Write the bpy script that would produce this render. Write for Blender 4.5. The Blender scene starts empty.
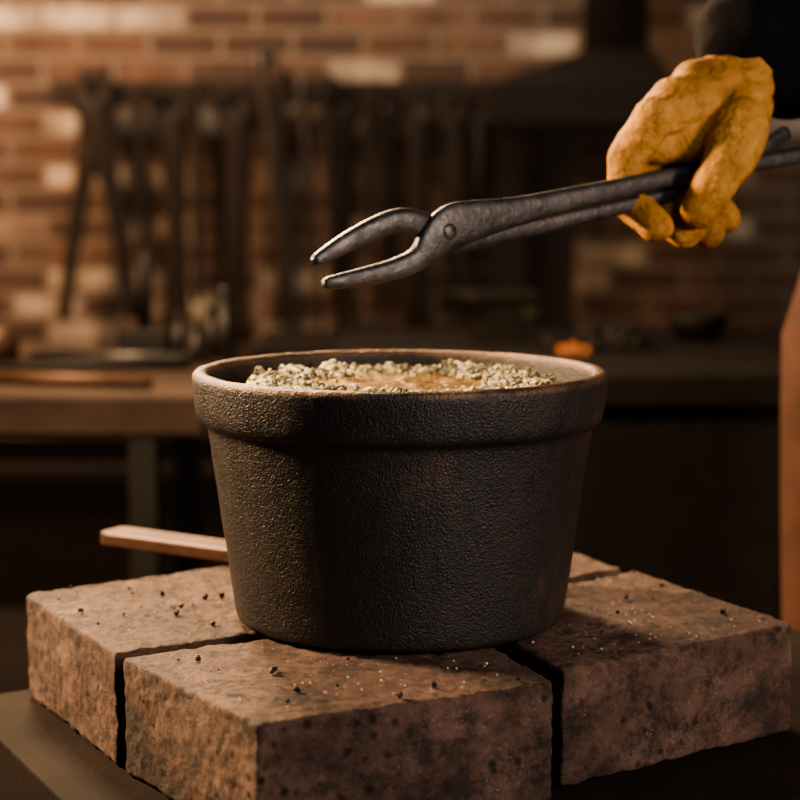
import bpy, bmesh, math, random
from mathutils import Vector, Matrix, noise
random.seed(7)
D = bpy.data
C = bpy.context
def link(o, parent=None):
    C.scene.collection.objects.link(o)
    if parent: o.parent = parent
    return o
def empty(name, loc=(0,0,0)):
    e = D.objects.new(name, None); e.location = loc; e.empty_display_size = .05
    return link(e)
def mesh_obj(name, bm, mat=None, parent=None, smooth=True):
    me = D.meshes.new(name); bmesh.ops.recalc_face_normals(bm, faces=bm.faces[:])
    bm.to_mesh(me); bm.free()
    if smooth:
        for p in me.polygons: p.use_smooth = True
    o = D.objects.new(name, me)
    if mat: me.materials.append(mat)
    return link(o, parent)
def autosmooth(o, ang=40):
    o.data.set_sharp_from_angle(angle=math.radians(ang))

# ---------------- materials ----------------
class M:
    def __init__(s, name):
        s.m = D.materials.new(name); s.m.use_nodes = True
        s.n = s.m.node_tree.nodes; s.l = s.m.node_tree.links
        s.b = s.n['Principled BSDF']; s.tc = s.n.new('ShaderNodeTexCoord')
    def noise(s, scale, detail=6, rough=.6, vec=None, dist=0):
        t = s.n.new('ShaderNodeTexNoise'); t.inputs['Scale'].default_value = scale
        t.inputs['Detail'].default_value = detail; t.inputs['Roughness'].default_value = rough
        t.inputs['Distortion'].default_value = dist
        s.l.new(vec or s.tc.outputs['Object'], t.inputs['Vector']); return t.outputs['Fac']
    def voro(s, scale, out='Distance', feat='F1'):
        t = s.n.new('ShaderNodeTexVoronoi'); t.inputs['Scale'].default_value = scale; t.feature = feat
        s.l.new(s.tc.outputs['Object'], t.inputs['Vector']); return t.outputs[out]
    def ramp(s, fac, stops, interp='LINEAR'):
        r = s.n.new('ShaderNodeValToRGB'); cr = r.color_ramp; cr.interpolation = interp
        while len(cr.elements) < len(stops): cr.elements.new(.5)
        for e, (p, c) in zip(cr.elements, stops):
            e.position = p
            e.color = (c, c, c, 1) if isinstance(c, (int, float)) else (*c, 1)
        s.l.new(fac, r.inputs[0]); return r.outputs[0]
    def mix(s, fac, a, b, mode='MIX'):
        x = s.n.new('ShaderNodeMix'); x.data_type = 'RGBA'; x.blend_type = mode
        for sock, v in ((x.inputs[0], fac), (x.inputs[6], a), (x.inputs[7], b)):
            if isinstance(v, (int, float)): sock.default_value = v
            elif isinstance(v, tuple): sock.default_value = (*v, 1)
            else: s.l.new(v, sock)
        return x.outputs[2]
    def math(s, op, a, b=0.):
        x = s.n.new('ShaderNodeMath'); x.operation = op
        for i, v in enumerate((a, b)):
            if isinstance(v, (int, float)): x.inputs[i].default_value = v
            else: s.l.new(v, x.inputs[i])
        return x.outputs[0]
    def sep(s):
        x = s.n.new('ShaderNodeSeparateXYZ'); s.l.new(s.tc.outputs['Object'], x.inputs[0]); return x.outputs
    def bump(s, h, strength, dist=.002, prev=None):
        x = s.n.new('ShaderNodeBump'); x.inputs['Strength'].default_value = strength
        x.inputs['Distance'].default_value = dist; s.l.new(h, x.inputs['Height'])
        if prev: s.l.new(prev, x.inputs['Normal'])
        s.l.new(x.outputs[0], s.b.inputs['Normal']); return x.outputs[0]
    def set(s, **k):
        for key, v in k.items():
            sock = s.b.inputs[{'col':'Base Color','rough':'Roughness','metal':'Metallic','spec':'Specular IOR Level'}[key]]
            if isinstance(v, (int, float)): sock.default_value = v
            elif isinstance(v, tuple): sock.default_value = (*v, 1)
            else: s.l.new(v, sock)
        return s
def simple(name, col, rough=.6, metal=0., var=.35, scale=20, spec=.5):
    m = M(name); f = m.noise(scale)
    c2 = tuple(max(0, c*(1-var)) for c in col); c1 = tuple(c*(1+var) for c in col)
    m.set(col=m.ramp(f, [(.3, c2), (.7, c1)]), rough=rough, metal=metal, spec=spec)
    m.bump(m.noise(scale*6), .25, .002); return m.m

def mat_iron_pot():
    m = M('cast_iron')
    f = m.noise(14, 8, .65); z = m.sep()[2]
    base = m.ramp(f, [(.3, (.019,.018,.018)), (.6, (.031,.028,.027)), (.72, (.090,.054,.036))])
    k = m.ramp(m.math('MULTIPLY', z, 5.), [(.775, 0), (.792, 1)])
    kk = m.math('MULTIPLY', k, m.ramp(m.noise(30, 8, .7), [(.36, .1), (.64, .9)]))
    col = m.mix(kk, base, (.19, .105, .065))
    m.set(col=col, rough=m.ramp(m.noise(70), [(.3, .38), (.7, .58)]), metal=.45)
    p = m.bump(m.noise(800, 2, .5), 1., .0008)
    m.bump(m.noise(380, 4, .6), .5, .0012, p)
    return m.m
def mat_brick():
    m = M('fire_clay')
    f = m.noise(11, 9, .72); f2 = m.noise(60, 8, .8); f3 = m.noise(24, 9, .75)
    c = m.ramp(f, [(.32, (.075,.042,.032)), (.45, (.165,.094,.068)), (.57, (.255,.152,.112)), (.70, (.39,.27,.205))])
    c = m.mix(m.ramp(f2, [(.39, .88), (.53, 0)]), c, (.029,.020,.017))
    c = m.mix(m.ramp(f3, [(.38, .85), (.48, 0)]), c, (.040,.026,.022))
    pit = m.ramp(m.voro(90), [(.10, 1), (.28, 0)])
    pm = m.math('MULTIPLY', pit, m.ramp(m.noise(16, 3), [(.49, 0), (.56, 1)]))
    c = m.mix(m.math('MULTIPLY', pm, .92), c, (.012,.010,.009))
    sp = m.math('MULTIPLY', m.ramp(m.voro(260), [(.06, 1), (.2, 0)]), m.ramp(m.noise(22, 3), [(.48, 0), (.58, 1)]))
    c = m.mix(m.math('MULTIPLY', sp, .6), c, (.55,.45,.37))
    m.set(col=c, rough=.66, spec=.5)
    p = m.bump(m.noise(380, 6, .8), 1., .0034)
    p = m.bump(m.math('MULTIPLY', pm, -1.), 1., .006, p)
    m.bump(f2, 1., .010, p)
    return m.m
def mat_wall():
    m = M('old_brickwork')
    s = m.sep(); cb = m.n.new('ShaderNodeCombineXYZ')
    m.l.new(s[0], cb.inputs[0]); m.l.new(s[2], cb.inputs[1])
    b = m.n.new('ShaderNodeTexBrick'); m.l.new(cb.outputs[0], b.inputs['Vector'])
    b.inputs['Scale'].default_value = 1; b.inputs['Brick Width'].default_value = .205
    b.inputs['Row Height'].default_value = .075; b.inputs['Mortar Size'].default_value = .009
    b.inputs['Mortar Smooth'].default_value = .2
    b.inputs['Color1'].default_value = (0,0,0,1); b.inputs['Color2'].default_value = (1,1,1,1)
    b.inputs['Mortar'].default_value = (.5,.5,.5,1)
    wn = m.n.new('ShaderNodeTexWhiteNoise'); wn.noise_dimensions = '1D'; m.l.new(b.outputs['Color'], wn.inputs['W'])
    c = m.ramp(wn.outputs['Value'], [(0,(.085,.058,.045)), (.2,(.15,.092,.066)), (.45,(.19,.12,.085)), (.6,(.10,.068,.054)), (.70,(.32,.24,.18)),(.78,(.66,.58,.47))], 'CONSTANT')
    c = m.mix(m.ramp(m.noise(9, 8), [(.38,.6),(.6,0)]), c, (.06,.045,.036))
    c = m.mix(b.outputs['Fac'], c, (.23,.19,.155))
    m.set(col=c, rough=.9)
    inv = m.math('SUBTRACT', 1., b.outputs['Fac'])
    p = m.bump(inv, .9, .01); m.bump(m.noise(60), .5, .01, p)
    return m.m
def mat_glove():
    m = M('tan_leather')
    f = m.noise(26, 6, .62)
    c = m.ramp(f, [(.28,(.18,.078,.018)), (.50,(.38,.185,.038)), (.72,(.56,.31,.080))])
    c = m.mix(m.ramp(m.noise(75, 8, .75), [(.50,0),(.68,.6)]), c, (.12,.05,.015))
    m.set(col=c, rough=.72, spec=.3)
    p = m.bump(m.noise(550, 3), .5, .0008)
    m.bump(m.noise(60, 4, .6, dist=1.2), .8, .005, p); return m.m
def mat_tong():
    m = M('forged_steel')
    f = m.noise(40, 8, .7)
    m.set(col=m.ramp(f, [(.3,(.035,.034,.035)), (.6,(.085,.08,.08)), (.8,(.14,.10,.08))]), rough=m.ramp(m.noise(90),[(.3,.34),(.7,.6)]), metal=.7)
    m.bump(m.noise(170, 5), .6, .001); return m.m
def mat_table():
    m = M('blackened_steel_plate')
    m.set(col=m.ramp(m.noise(18, 8, .7), [(.3,(.006,.005,.0045)), (.7,(.018,.011,.009))]), rough=.85, spec=.12)
    m.bump(m.noise(200, 5), .4, .0015); return m.m
def mat_charge():
    m = M('ore_crust')
    v = m.voro(190, 'Color'); sp = m.n.new('ShaderNodeSeparateColor'); m.l.new(v, sp.inputs[0])
    c = m.ramp(sp.outputs[0], [(0,(.16,.125,.05)), (.25,(.46,.39,.17)), (.5,(.64,.56,.29)), (.8,(.84,.78,.52)), (1,(.55,.36,.11))])
    c = m.mix(m.ramp(m.noise(60, 8, .7), [(.43,.9),(.57,0)]), c, (.085,.058,.016))
    m.set(col=c, rough=.36); m.bump(m.noise(420, 6, .7), .9, .0025); return m.m
def mat_pool():
    m = M('molten_brass_skin')
    c = m.ramp(m.noise(70, 8, .7), [(.3,(.10,.06,.018)), (.55,(.32,.19,.06)), (.75,(.58,.42,.18))])
    m.set(col=c, rough=.28, metal=.5); m.bump(m.noise(120, 6), .6, .003); return m.m
IRON, BRICK, WALL, GLOVE, TONG, TABLE, CHARGE, POOL = mat_iron_pot(), mat_brick(), mat_wall(), mat_glove(), mat_tong(), mat_table(), mat_charge(), mat_pool()
DARK = simple('sooty_iron', (.012,.010,.009), .65, .2)
GREY = simple('worn_steel', (.085,.08,.075), .45, .7)
COPPER = simple('heat_tinted_steel', (.085,.045,.030), .5, .5)
WOOD = simple('dark_oak', (.042,.026,.018), .7, 0, .4, 9, .3)
CLOTH = simple('black_wool', (.005,.0047,.0055), .95, 0, .35, 20, .08)
SKIN = simple('skin', (.5,.28,.2), .5)
LEATH = simple('apron_leather', (.045,.020,.012), .75, 0, .35, 14, .2)
FLOORM = simple('concrete', (.025,.021,.019), .85, 0, .3, 3)
PLAST = simple('sooty_plaster', (.09,.07,.055), .9, 0, .3, 3)
HAIR = simple('dark_hair', (.03,.018,.012), .6)
PALE = simple('pale_grit', (.42,.35,.28), .7)

# ---------------- geometry helpers ----------------
def box(bm, lo, hi):
    vs = [bm.verts.new((x,y,z)) for x in (lo[0],hi[0]) for y in (lo[1],hi[1]) for z in (lo[2],hi[2])]
    for f in ((0,1,3,2),(4,6,7,5),(0,4,5,1),(2,3,7,6),(0,2,6,4),(1,5,7,3)): bm.faces.new([vs[i] for i in f])
def boxes(name, lst, mat, parent=None, bev=.004):
    bm = bmesh.new()
    for lo, hi in lst: box(bm, lo, hi)
    o = mesh_obj(name, bm, mat, parent, False)
    if bev:
        b = o.modifiers.new('bevel','BEVEL'); b.width = bev; b.segments = 2
    return o
def catmull(pts, n=6):
    out = []; k = len(pts)
    for i in range(k-1):
        p0, p1, p2, p3 = pts[max(0,i-1)], pts[i], pts[i+1], pts[min(k-1,i+2)]
        for j in range(n):
            t = j/n
            out.append(tuple(.5*((2*b)+(-a+c)*t+(2*a-5*b+4*c-d)*t*t+(-a+3*b-3*c+d)*t**3) for a,b,c,d in zip(p0,p1,p2,p3)))
    out.append(tuple(pts[-1])); return out
def sweep(bm, pts, side=(0,1,0), seg=14, n=6, power=2.0):
    P = catmull(pts, n) if n > 1 else pts
    side = Vector(side).normalized(); rings = []
    for i, p in enumerate(P):
        a = Vector(P[max(0,i-1)][:3]); b = Vector(P[min(len(P)-1,i+1)][:3])
        t = (b-a).normalized(); s = (side - t*side.dot(t)).normalized(); u = t.cross(s)
        r = []
        for k in range(seg):
            th = 2*math.pi*k/seg; c, sn = math.cos(th), math.sin(th)
            cx = math.copysign(abs(c)**(2/power), c); sx = math.copysign(abs(sn)**(2/power), sn)
            r.append(bm.verts.new(Vector(p[:3]) + s*cx*p[3] + u*sx*p[4]))
        rings.append(r)
    for a, b in zip(rings, rings[1:]):
        for k in range(seg): bm.faces.new((a[k], a[(k+1)%seg], b[(k+1)%seg], b[k]))
    bm.faces.new(rings[0][::-1]); bm.faces.new(rings[-1])
def lathe(bm, prof, seg=96, c=(0,0,0), cap=True):
    rings = []
    for r, z in prof:
        rings.append([bm.verts.new((c[0]+r*math.cos(2*math.pi*k/seg), c[1]+r*math.sin(2*math.pi*k/seg), c[2]+z)) for k in range(seg)])
    for a, b in zip(rings, rings[1:]):
        for k in range(seg): bm.faces.new((a[k], a[(k+1)%seg], b[(k+1)%seg], b[k]))
    if cap: bm.faces.new(rings[0][::-1]); bm.faces.new(rings[-1])
def blob_chain(bm, pts, step=.0025, sub=2):
    for (a, b) in zip(pts, pts[1:]):
        va, vb = Vector(a[:3]), Vector(b[:3]); n = max(1, int((vb-va).length/step))
        for i in range(n+1):
            t = i/n; r = a[3]*(1-t)+b[3]*t
            bmesh.ops.create_icosphere(bm, subdivisions=sub, radius=r, matrix=Matrix.Translation(va.lerp(vb, t)))
def remesh(o, vox, smooth_it=4):
    r = o.modifiers.new('remesh','REMESH'); r.mode = 'VOXEL'; r.voxel_size = vox; r.use_smooth_shade = True
    if smooth_it:
        s = o.modifiers.new('smooth','SMOOTH'); s.iterations = smooth_it; s.factor = .5
def displace(o, size, strength, depth=4):
    t = D.textures.new('clouds', 'CLOUDS'); t.noise_scale = size; t.noise_depth = depth
    d = o.modifiers.new('disp','DISPLACE'); d.texture = t; d.strength = strength; d.mid_level = .5
    d.texture_coords = 'GLOBAL'

# ---------------- room ----------------
FZ = -.87
boxes('wall_back', [((-3,4.3,FZ),(3,4.45,2.1))], WALL, bev=0)
boxes('wall_left', [((-3.15,-2.5,FZ),(-3,4.45,2.1))], PLAST, bev=0)
boxes('wall_right', [((3,-2.5,FZ),(3.15,4.45,2.1))], PLAST, bev=0)
boxes('floor', [((-3.15,-2.5,FZ-.1),(3.15,4.45,FZ))], FLOORM, bev=0)
boxes('ceiling', [((-3.15,-2.5,2.1),(3.15,4.45,2.2))], PLAST, bev=0)
# thin coal smoke hanging in the back of the shop
sm = D.materials.new('thin_smoke'); sm.use_nodes = True; nn = sm.node_tree.nodes; nn.clear()
vo = nn.new('ShaderNodeVolumeScatter'); vo.inputs['Color'].default_value = (1,.86,.74,1); vo.inputs['Density'].default_value = .042
vo.inputs['Anisotropy'].default_value = .2
oo = nn.new('ShaderNodeOutputMaterial'); sm.node_tree.links.new(vo.outputs[0], oo.inputs['Volume'])
boxes('smoke_haze', [((-2.9,2.25,FZ+.02),(2.9,3.12,2.05))], sm, bev=0)

# ---------------- steel work table ----------------
BT = -.0725
tb = empty('steel_work_table')
bm = bmesh.new()
q = [Vector(p) for p in ((-.300,.060),(.235,.395),(.50,-.09),(-.01,-.50))]
def prism(bm, q, z0, z1):
    lo = [bm.verts.new((p[0],p[1],z0)) for p in q]; hi = [bm.verts.new((p[0],p[1],z1)) for p in q]
    bm.faces.new(lo[::-1]); bm.faces.new(hi); k = len(q)
    for i in range(k): bm.faces.new((lo[i], lo[(i+1)%k], hi[(i+1)%k], hi[i]))
prism(bm, q[::-1], BT-.05, BT)
o = mesh_obj('top', bm, TABLE, tb, False); b = o.modifiers.new('b','BEVEL'); b.width = .002; b.segments = 2
cen = sum(q, Vector((0,0)))/4
bm = bmesh.new()
for p in q:
    c = p.lerp(cen, .12); box(bm, (c[0]-.022,c[1]-.022,FZ),(c[0]+.022,c[1]+.022,BT-.05))
mesh_obj('legs', bm, TABLE, tb, False)

# ---------------- bricks ----------------
def brick(quad, z0=BT, z1=0.):
    bm = bmesh.new(); prism(bm, [Vector(p) for p in quad], z0+.0015, z1-.0004)
    o = mesh_obj('fire_brick', bm, BRICK)
    b = o.modifiers.new('bev','BEVEL'); b.width = .0025; b.segments = 2
    r = o.modifiers.new('rm','REMESH'); r.mode = 'VOXEL'; r.voxel_size = .0016; r.use_smooth_shade = True
    displace(o, .025, .0022, 2); displace(o, .008, .0030, 4)
    return o
brick([(-.164,-.101),(-.074,-.237),(.087,-.156),(.028,.004)])
brick([(-.254,.066),(-.170,-.090),(.022,.022),(-.062,.205)])
brick([(.0935,-.131),(.250,-.018),(.170,.140),(.030,.030)])
brick([(-.045,.215),(.033,.050),(.160,.150),(.085,.300)])

# ---------------- crucible ----------------
prof = [(.001,.001),(.0965,.001),(.1025,.0015),(.1050,.0042),(.1060,.012),(.1212,.1215),(.1224,.1262),(.1268,.1285),
        (.1290,.1320),(.1308,.150),(.1312,.1565),(.1303,.1590),(.1275,.1602),(.1228,.1600),(.1208,.1575),(.1195,.148),(.1160,.11),(.100,.02),(.001,.018)]
bm = bmesh.new(); lathe(bm, prof, 160)
cru = mesh_obj('crucible', bm, IRON); autosmooth(cru, 60)
s = cru.modifiers.new('ss','SUBSURF'); s.levels = 1; s.render_levels = 2
displace(cru, .02, .0009, 2)

def hgt(x, y):
    r = math.hypot(x, y); n = noise.fractal(Vector((x*38, y*38, 3)), 1, 2, 4)
    n2 = noise.noise(Vector((x*190, y*190, 1)))
    R = .0970 + .005*noise.noise(Vector((x*20, y*20, 9)))
    z = .1497
    ring = max(0, min(1, (r-.055)/.018))
    z += ring*(.0028 + .0050*n + .0028*n2) + (1-ring)*(.0018*n)
    if r > R: z -= min(.05, (r-R)*2.6)
    return z
bm = bmesh.new(); NR, NS = 70, 220; rings = []
for i in range(NR+1):
    r = .1165*i/NR + .0005
    rings.append([bm.verts.new((r*math.cos(t), r*math.sin(t), hgt(r*math.cos(t), r*math.sin(t)))) for t in [2*math.pi*k/NS for k in range(NS)]])
for i,(a,b) in enumerate(zip(rings, rings[1:])):
    for k in range(NS):
        f = bm.faces.new((a[k], a[(k+1)%NS], b[(k+1)%NS], b[k])); f.material_index = 1 if i < 35 else 0
bm.faces.new(rings[0][::-1])
ch = mesh_obj('metal_charge', bm, CHARGE, cru); ch.data.materials.append(POOL)
bm = bmesh.new()
for i in range(1800):
    t = random.uniform(0, 2*math.pi); r = random.uniform(.057, .099) if random.random() < .94 else random.uniform(.03,.058)
    x, y = r*math.cos(t), r*math.sin(t); rad = (.0006 + .0024*random.random()**3)*(1 if r > .054 else .6)
    m = Matrix.Translation((x,y,hgt(x,y)+rad*.2)) @ Matrix.Rotation(random.uniform(0,6),4,Vector((random.random(),random.random(),random.random()+.1)))
    g = bmesh.ops.create_icosphere(bm, subdivisions=1, radius=rad, matrix=m)
    for v in g['verts']: v.co += Vector((random.uniform(-1,1),random.uniform(-1,1),random.uniform(-1,1)))*rad*.35
mesh_obj('crust_nuggets', bm, CHARGE, cru, False)

def inq(x, y, q):
    s = [ (q[(i+1)%4][0]-q[i][0])*(y-q[i][1]) - (q[(i+1)%4][1]-q[i][1])*(x-q[i][0]) for i in range(4)]
    return all(v > .0012 for v in s) 
Qs = [[(-.164,-.101),(-.074,-.237),(.087,-.156),(.028,.004)],[(-.254,.066),(-.170,-.090),(.022,.022),(-.062,.205)],[(.0935,-.131),(.250,-.018),(.170,.140),(.030,.030)]]
def crumbs(name, N, sizes, mat):
    bm = bmesh.new(); n = 0
    while n < N:
        x, y = random.uniform(-.25,.25), random.uniform(-.23,.2)
        if math.hypot(x,y) < .108 or not any(inq(x,y,Q) for Q in Qs): continue
        rad = random.choice(sizes)
        g = bmesh.ops.create_icosphere(bm, subdivisions=1, radius=rad, matrix=Matrix.Translation((x,y,rad*.5+.0008)))
        for v in g['verts']: v.co += Vector([random.uniform(-1,1)*rad*.35 for _ in range(3)])
        n += 1
    mesh_obj(name, bm, mat, None, False)
crumbs('slag_crumbs', 40, [.0008,.0012,.0020], DARK)
crumbs('brick_grit', 240, [.0004,.0005,.0006,.0009], PALE)

# flat iron bar lying on the rear bricks
bm = bmesh.new()
dirb = Vector((.150,-.096,0)).normalized(); sdb = Vector((.096,.150,0)).normalized(); o0 = Vector((-.222,.234,.0015))
vs = []
for s_, w_ in ((0,.0115),(.006,.0150),(.180,.0150)):
    for hh, ww in ((0,1),(0,-1),(.0105,-1),(.0105,1)):
        p = o0 + dirb*s_ + sdb*w_*ww; vs.append(bm.verts.new((p.x,p.y,p.z+hh)))
for k in range(2):
    for j in range(4): bm.faces.new((vs[k*4+j],vs[k*4+(j+1)%4],vs[k*4+4+(j+1)%4],vs[k*4+4+j]))
bm.faces.new(vs[:4]); bm.faces.new(vs[8:])
o = mesh_obj('iron_bar', bm, COPPER, None, False); b = o.modifiers.new('b','BEVEL'); b.width = .0015; b.segments = 2

# ---------------- tongs ----------------
PIV = Vector((.019,.014,.2457)); d = Vector((.845,.508,.170)).normalized()
near = Vector((.51,-.86,0)); near = (near - d*near.dot(d)).normalized(); up = d.cross(near); up = -up if up.z < 0 else up
tongs = empty('blacksmith_tongs')
def T(px, py, pz): return PIV + d*px + near*py + up*pz
def tsweep(name, pts, power=3.2):
    bm = bmesh.new(); sweep(bm, [(*T(a,b,c), w, h) for a,b,c,w,h in pts], side=near, power=power, seg=18)
    return mesh_obj(name, bm, TONG, tongs)
tsweep('upper_jaw', [(-.0870,.001,-.0025,.0025,.0022),(-.082,.001,-.0010,.0042,.0044),(-.060,.001,.0055,.0050,.0064),(-.036,.001,.0105,.0055,.0076),(-.020,.001,.0115,.0060,.0076),(-.008,.0005,.0065,.0060,.0088),(.006,-.001,-.003,.0050,.012),(.022,-.0035,-.009,.0050,.009),(.06,-.005,-.0115,.0055,.0070),(.12,-.005,-.0120,.0055,.0060),(.20,-.003,-.0100,.0055,.0055),(.270,-.004,.004,.0055,.0055),(.310,-.006,.013,.005,.005)])
tsweep('lower_jaw', [(-.0815,0,-.0165,.0025,.0022),(-.076,0,-.0172,.0042,.0042),(-.052,.001,-.0180,.0050,.0058),(-.030,.002,-.0175,.0055,.0068),(-.014,.004,-.0140,.0055,.0078),(-.002,.006,-.006,.0050,.0125),(.012,.0065,.0010,.0045,.0145),(.030,.006,.0020,.0050,.0130),(.065,.005,.0015,.0055,.0095),(.12,.005,.0015,.0058,.0076),(.20,.005,.0010,.0058,.0064),(.27,.006,-.002,.0058,.0058),(.345,.008,-.004,.0058,.0058)])
bm = bmesh.new(); lathe(bm, [(.001,.0),(.0052,0),(.0052,.0004),(.0040,.0012),(.001,.0015)], 24)
rv = mesh_obj('rivet', bm, TONG, tongs); rv.matrix_world = Matrix.Translation(T(.008,.0105,-.001)) @ near.to_track_quat('Z','Y').to_matrix().to_4x4()

# ---------------- blacksmith ----------------
smith = empty('blacksmith')
H0 = Vector((.1926,.1183,.2806)); HS = .87
def hp(l): return [(H0.x+.004+a*HS, H0.y+b*HS, H0.z-.002+c*HS, r*.95) for a,b,c,r in l]
bm = bmesh.new()
F = {
 'index':  [(-.028,-.020,.048,.0155),(-.048,-.010,.016,.0146),(-.048,-.002,-.016,.0134),(-.026,-.028,-.036,.0124)],
 'middle': [(-.012,-.004,.064,.0158),(-.034,.008,.034,.0144),(-.024,.018,-.020,.0132),(-.002,-.014,-.042,.0124)],
 'ring':   [(.006,.012,.078,.0152),(-.012,.026,.044,.0140),(.000,.032,-.018,.0128),(.019,-.002,-.042,.0120)],
 'pinky':  [(.022,.026,.082,.0142),(.010,.044,.048,.0127),(.020,.042,-.008,.0117),(.036,.012,-.032,.0110)]}
for k, ch_ in F.items(): blob_chain(bm, hp(ch_))
W = (.046,.030,.074,.0255)
for k in F:
    m0 = F[k][0]; blob_chain(bm, hp([(m0[0],m0[1],m0[2],.0148), W]), .003)
blob_chain(bm, hp([(-.026,-.002,.024,.013),(.002,.006,.032,.020),(.028,.012,.044,.022),W]), .003)
blob_chain(bm, hp([(.045,.014,.056,.0240),(.038,-.012,.034,.0220),(.028,-.029,.013,.0184)]), .0025)
blob_chain(bm, hp([(.028,-.029,.013,.0184),(.017,-.033,-.004,.0160),(.006,-.033,-.024,.0138)]), .0025)
blob_chain(bm, hp([W,(.053,.040,.088,.0280)]), .004)
gl = mesh_obj('gloved_hand', bm, GLOVE, smith); remesh(gl, .0015, 1); displace(gl, .022, .0026, 1); displace(gl, .010, .0014, 1)
bm = bmesh.new()
wr = (H0.x+.048, H0.y+.040, H0.z+.086)
blob_chain(bm, [(*wr,.034),(wr[0]+.010,wr[1]+.010,wr[2]+.006,.045),(wr[0]+.040,wr[1]+.03,wr[2]+.012,.058),(.38,.31,.405,.068),(.47,.55,.56,.075),(.53,.47,.54,.10)], .010, 3)
blob_chain(bm, [(.50,.50,.48,.12),(.66,.30,.48,.12)], .02, 3)
blob_chain(bm, [(.53,.45,.45,.125),(.54,.44,.10,.125)], .02, 3); blob_chain(bm, [(.64,.34,.45,.125),(.63,.35,.10,.125)], .02, 3)
blob_chain(bm, [(.53,.46,.06,.105),(.53,.47,-.38,.07),(.56,.50,-.78,.055)], .02, 3)
blob_chain(bm, [(.65,.32,.06,.105),(.68,.30,-.38,.07),(.70,.32,-.78,.055)], .02, 3)
blob_chain(bm, [(.70,.25,.54,.075),(.76,.20,.27,.055),(.62,.08,.15,.042)], .012, 3)
bd = mesh_obj('clothes', bm, CLOTH, smith); remesh(bd, .006, 1)
displace(bd, .05, .014, 2)
bm = bmesh.new()
blob_chain(bm, [(.58,.39,.60,.055),(.575,.385,.70,.055)], .01, 3)
blob_chain(bm, [(.575,.385,.79,.085),(.565,.375,.74,.075),(.545,.36,.69,.045)], .008, 3)
blob_chain(bm, [(.497,.327,.775,.010),(.484,.317,.752,.014)], .004)
blob_chain(bm, [(.62,.30,.765,.018),(.622,.302,.745,.012)], .004); blob_chain(bm, [(.525,.455,.765,.018),(.527,.457,.745,.012)], .004)
blob_chain(bm, [(.62,.08,.15,.030),(.585,.045,.125,.032)], .006)
for k in range(4):
    o_ = Vector((.555+.018*k-.02, .03-.012*k+.02, .11)); blob_chain(bm, [(*o_,.011),(o_.x-.022,o_.y-.02,o_.z-.022,.010),(o_.x-.018,o_.y-.016,o_.z-.05,.009)], .004)
blob_chain(bm, [(.60,.03,.13,.013),(.56,.0,.135,.011),(.54,-.01,.115,.009)], .004)
sk = mesh_obj('head_and_hand', bm, SKIN, smith); remesh(sk, .004, 3)
bm = bmesh.new(); blob_chain(bm, [(.59,.395,.815,.088),(.60,.405,.78,.085)], .01, 3)
hr = mesh_obj('hair', bm, HAIR, smith); remesh(hr, .005, 2)
bm = bmesh.new()
for (x,y) in ((.512,.345),(.533,.315)):
    bmesh.ops.create_icosphere(bm, subdivisions=2, radius=.011, matrix=Matrix.Translation((x-.012,y-.008,.785)))
mesh_obj('eyes', bm, HAIR, smith)
bm = bmesh.new(); rows = []
for i in range(13):
    z = .42-.85*i/12; w = .13+.105*min(1,i/4); row = []
    for j in range(15):
        u_ = -1+2*j/14; c_ = Vector((.585,.395)); fw = Vector((-.8,-.6)); lf = Vector((.6,-.8))
        p = c_ + fw*(.180-.07*u_*u_ + .01*math.sin(j*1.3+i*.4)) + lf*w*u_
        row.append(bm.verts.new((p.x,p.y,z)))
    rows.append(row)
for a,b in zip(rows, rows[1:]):
    for j in range(14): bm.faces.new((a[j],a[j+1],b[j+1],b[j]))
ap = mesh_obj('leather_apron', bm, LEATH, smith); so = ap.modifiers.new('s','SOLIDIFY'); so.thickness = .004
bm = bmesh.new()
for (x,y) in ((.54,.47),(.68,.29)):
    blob_chain(bm, [(x+.02,y+.03,FZ+.05,.048),(x-.10,y-.06,FZ+.042,.040)], .012, 3)
    blob_chain(bm, [(x+.02,y+.03,FZ+.05,.048),(x+.02,y+.03,FZ+.16,.058)], .012, 3)
bt = mesh_obj('boots', bm, LEATH, smith); remesh(bt, .008, 2)

# ---------------- left bench ----------------
wb = empty('workbench')
boxes('bench_top', [((-1.6,1.2,-.055),(-.25,1.75,0))], WOOD, wb, .006)
boxes('bench_legs', [((-.35,1.21,FZ),(-.312,1.25,-.055)),((-.35,1.70,FZ),(-.312,1.74,-.055)),((-1.5,1.21,FZ),(-1.46,1.25,-.055)),((-1.5,1.70,FZ),(-1.46,1.74,-.055))], DARK, wb)
def rod(name, pts, r, mat, parent=None):
    bm = bmesh.new(); sweep(bm, [(*p, r, r) for p in pts], side=(.1,.2,.97) if abs(pts[0][2]-pts[-1][2])<.05 else (1,0,0), n=1, seg=12)
    return mesh_obj(name, bm, mat, parent)
rod('steel_rod', [(-.62,1.34,.009),(-.325,1.25,.009)], .009, COPPER)
rod('steel_rod', [(-.60,1.45,.008),(-.30,1.50,.008)], .008, DARK)
rod('steel_rod', [(-.55,1.62,.008),(-.28,1.58,.008)], .008, GREY)
for (x,y,h) in ((-.262,1.62,.11),(-.285,1.66,.08),(-.30,1.58,.06),(-.335,1.66,.07)):
    bm = bmesh.new(); lathe(bm, [(.012,0),(.012,h*.6),(.008,h*.7),(.008,h*.95),(.010,h)], 16, (x,y,0)); mesh_obj('steel_punch', bm, GREY)
hm = empty('forging_hammer')
boxes('head', [((-.43,1.66,.0),(-.35,1.70,.045))], DARK, hm, .008)
rod('handle', [(-.39,1.68,.045),(-.385,1.68,.16)], .011, DARK, hm)
hm = empty('round_pot')
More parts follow.
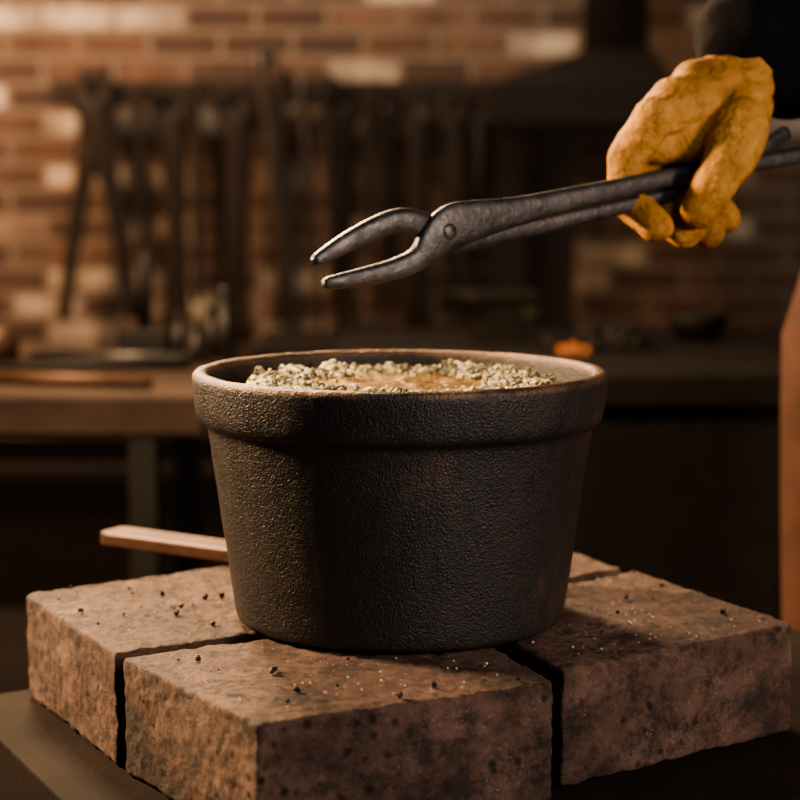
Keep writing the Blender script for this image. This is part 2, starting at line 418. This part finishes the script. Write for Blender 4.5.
bm = bmesh.new(); lathe(bm, [(.001,0),(.03,0),(.036,.02),(.034,.05),(.030,.05),(.03,.02),(.001,.01)], 24, (-.60,1.60,0)); mesh_obj('body', bm, COPPER, hm)

# ---------------- right forge bench ----------------
fb = empty('forge_hearth')
boxes('plinth', [((-.06,1.50,FZ),(.56,2.15,-.05))], DARK, fb, .01)
boxes('hearth_slab', [((-.10,1.45,-.05),(.60,2.20,0))], simple('hearth_iron',(.014,.012,.012),.6,.3), fb, .006)
def anvil(x, y, z, s, name='anvil'):
    bm = bmesh.new()
    sweep(bm, [(x-.16*s,y,z+.150*s,.004*s,.004*s),(x-.10*s,y,z+.140*s,.022*s,.016*s),(x-.05*s,y,z+.13*s,.034*s,.028*s),(x+.12*s,y,z+.13*s,.034*s,.028*s)], n=3, power=3)
    prism(bm, [(x-.03*s,y-.025*s),(x+.06*s,y-.025*s),(x+.06*s,y+.025*s),(x-.03*s,y+.025*s)], z+.03*s, z+.12*s)
    prism(bm, [(x-.08*s,y-.05*s),(x+.11*s,y-.05*s),(x+.11*s,y+.05*s),(x-.08*s,y+.05*s)], z, z+.035*s)
    return mesh_obj(name, bm, DARK, None, False)
anvil(.16,1.95,0,.55)
bm = bmesh.new(); lathe(bm, [(.001,0),(.035,0),(.05,.03),(.053,.045),(.048,.045),(.045,.03),(.001,.01)], 28, (.50,1.98,0)); mesh_obj('iron_bowl', bm, DARK)
bm = bmesh.new()
for i in range(120):
    x = random.gauss(.335,.035); y = random.gauss(1.85,.04); r = random.uniform(.007,.014)
    z = max(r*.7, .030 - 8*((x-.335)**2+(y-1.85)**2))
    g = bmesh.ops.create_icosphere(bm, subdivisions=1, radius=r, matrix=Matrix.Translation((x,y,z)))
    for v in g['verts']: v.co += Vector([random.uniform(-1,1)*r*.3 for _ in range(3)])
co = mesh_obj('coal_heap', bm, DARK, None, False)
em = M('ember'); em.set(col=(.3,.05,.01)); em.b.inputs['Emission Color'].default_value = (1,.36,.10,1); em.b.inputs['Emission Strength'].default_value = .45
bm = bmesh.new()
for (x,y,r) in ((.268,1.72,.011),(.287,1.715,.008),(.252,1.725,.008)):
    g = bmesh.ops.create_icosphere(bm, subdivisions=1, radius=r, matrix=Matrix.Translation((x,y,r*.85)))
    for v in g['verts']: v.co += Vector([random.uniform(-1,1)*r*.25 for _ in range(3)])
mesh_obj('glowing_ember', bm, em.m, None, False)

# ---------------- wall rack and hanging tools ----------------
YW = 4.18
def X(u): return (u-400)/353
def Z(v): return .490 + (95-v)*.00281
rk = empty('tool_rack')
boxes('rail', [((-.98,YW-.010,.462),(.72,YW+.012,.528))], DARK, rk)
boxes('brackets', [((x-.012,YW,.48),(x+.012,4.3,.51)) for x in (-.95,-.4,.15,.68)], DARK, rk)
def htongs(u0, v0, v1, spread, lean=0, mat=DARK, r=.018, name='hanging_tongs'):
    bm = bmesh.new(); x0 = X(u0); zt, zb = Z(v0), Z(v1); L = zt-zb; y = YW-.048
    for s in (-1,1):
        a = s*spread*.0028
        sweep(bm, [(x0+s*.012,y,zt,r*.8,r),(x0+s*.034,y,zt-L*.10,r,r*1.3),(x0+lean*.15,y+s*.006,zt-L*.2,r,r*1.8),(x0-a*.5+lean*.5,y,zt-L*.55,r*.8,r),(x0-a+lean,y,zb,r*.7,r*.8)], side=(0,1,0), n=4, seg=10)
    return mesh_obj(name, bm, mat)
htongs(100, 72, 318, 36, r=.024)
htongs(176, 88, 322, 6, .01, r=.022)
htongs(240, 84, 345, 9, -.01, r=.022)
htongs(386, 90, 300, 8, .01)
htongs(455, 92, 310, 12)
htongs(345, 84, 330, 7, .0, DARK, .017)
htongs(418, 92, 330, 9)
def poker(ua, va, ub, vb, mat=DARK, r=.015):
    bm = bmesh.new(); y = YW-.11
    sweep(bm, [(X(ua)+.02,y,Z(va)-.035,r*.7,r*.7),(X(ua)+.025,y,Z(va)-.01,r*.7,r*.7),(X(ua),y,Z(va),r,r),(X(ua)-.012,y,Z(va)-.03,r,r),((X(ua)+X(ub))/2,y,(Z(va)+Z(vb))/2,r,r),(X(ub),y,Z(vb),r*.7,r*.7)], side=(0,1,0), n=4, seg=10)
    return mesh_obj('hanging_poker', bm, mat)
poker(268,60,296,342,GREY,.020); poker(286,78,283,320); poker(308,80,322,335,GREY,.014); poker(330,82,335,300)
poker(204,86,200,300); poker(372,88,368,250); poker(150,88,146,250)
def hhammer(u, v0, v1):
    e = empty('hanging_hammer'); x = X(u)
    rod('handle', [(x,YW-.12,Z(v0)),(x,YW-.12,Z(v1))], .014, DARK, e)
    boxes('head', [((x-.06,YW-.142,Z(v0)-.01),(x+.06,YW-.098,Z(v0)+.035))], DARK, e, .008)
hhammer(478, 100, 240)
fh = empty('forge_hood')
bm = bmesh.new()
lo = [(.22,3.75,.40),(.72,3.75,.40),(.72,4.28,.40),(.22,4.28,.40)]; mid = [(p[0],p[1],.50) for p in lo]; hi = [(.50,3.95,.60),(.68,3.95,.60),(.68,4.15,.60),(.50,4.15,.60)]
L = [[bm.verts.new(p) for p in r] for r in (lo,mid,hi)]
for a,b in zip(L,L[1:]):
    for k in range(4): bm.faces.new((a[k],a[(k+1)%4],b[(k+1)%4],b[k]))
bm.faces.new(L[0][::-1]); bm.faces.new(L[2])
mesh_obj('canopy', bm, DARK, fh, False)
bm = bmesh.new(); lathe(bm, [(.09,.58),(.09,2.1)], 32, (.59,4.05,0)); mesh_obj('flue', bm, DARK, fh)
boxes('back_columns', [((.26,3.85,FZ),(.33,3.93,.40)),((.38,3.90,FZ),(.47,3.98,.40))], DARK, fh)
boxes('wall_base_shade_box', [((-2.2,3.7,FZ),(-.4,4.2,-.48)),((-2.25,3.66,-.53),(-.35,4.2,-.48))], DARK, bev=.01)  # invented dark box, stands in for the shade along the wall base
boxes('iron_cabinet', [((-.32,3.2,FZ),(1.6,3.65,-.16)),((-.35,3.17,-.16),(1.63,3.68,-.13))], DARK, bev=.01)
bm = bmesh.new(); sweep(bm, [(-.62,.55,FZ+.0,.001,.001),(-.62,.55,FZ+.005,.012,.012),(-.42,.36,-.12,.012,.012),(-.39,.33,-.10,.010,.010)], side=(0,1,0), n=1, seg=12)
mesh_obj('leaning_rod', bm, COPPER)

# ---------------- lights ----------------
def area(name, loc, tgt, size, e, col):
    l = D.lights.new(name, 'AREA'); l.size = size; l.energy = e; l.color = col
    o = D.objects.new(name, l); o.location = loc
    o.rotation_euler = (Vector(tgt)-Vector(loc)).to_track_quat('-Z','Y').to_euler(); return link(o)
area('light_key', (-1.0,.32,.58), (0,0,.05), .16, 62, (1,.66,.38))
area('light_rim', (-.55,1.3,1.1), (0,0,.1), .3, 72, (1,.68,.40))
area('light_front', (.75,-1.4,1.0), (0,0,.0), .4, 7.5, (.78,.92,1))
area('light_side', (1.0,-.95,.42), (.1,0,.03), .22, 16, (1,.76,.60))
area('light_wall_glow', (-1.5,3.0,1.3), (-1.0,4.3,.3), .4, 54, (1,.56,.31))
area('light_wall', (-.1,3.0,1.9), (-.2,4.3,.6), .5, 19, (1,.82,.64))
w = D.worlds.new('world'); C.scene.world = w; w.use_nodes = True
w.node_tree.nodes['Background'].inputs[0].default_value = (.28,.42,.5,1); w.node_tree.nodes['Background'].inputs[1].default_value = .09
C.scene.view_settings.look = 'AgX - Medium High Contrast'

# ---------------- camera ----------------
cam = D.cameras.new('camera'); co_ = D.objects.new('camera', cam); link(co_)
co_.location = (0,-1.19,.286); co_.rotation_euler = (math.radians(83),0,0)
cam.lens = 85; cam.sensor_width = 36; cam.dof.use_dof = True; cam.dof.focus_distance = 1.11; cam.dof.aperture_fstop = 6.3
cam.clip_start = .02
C.scene.camera = co_
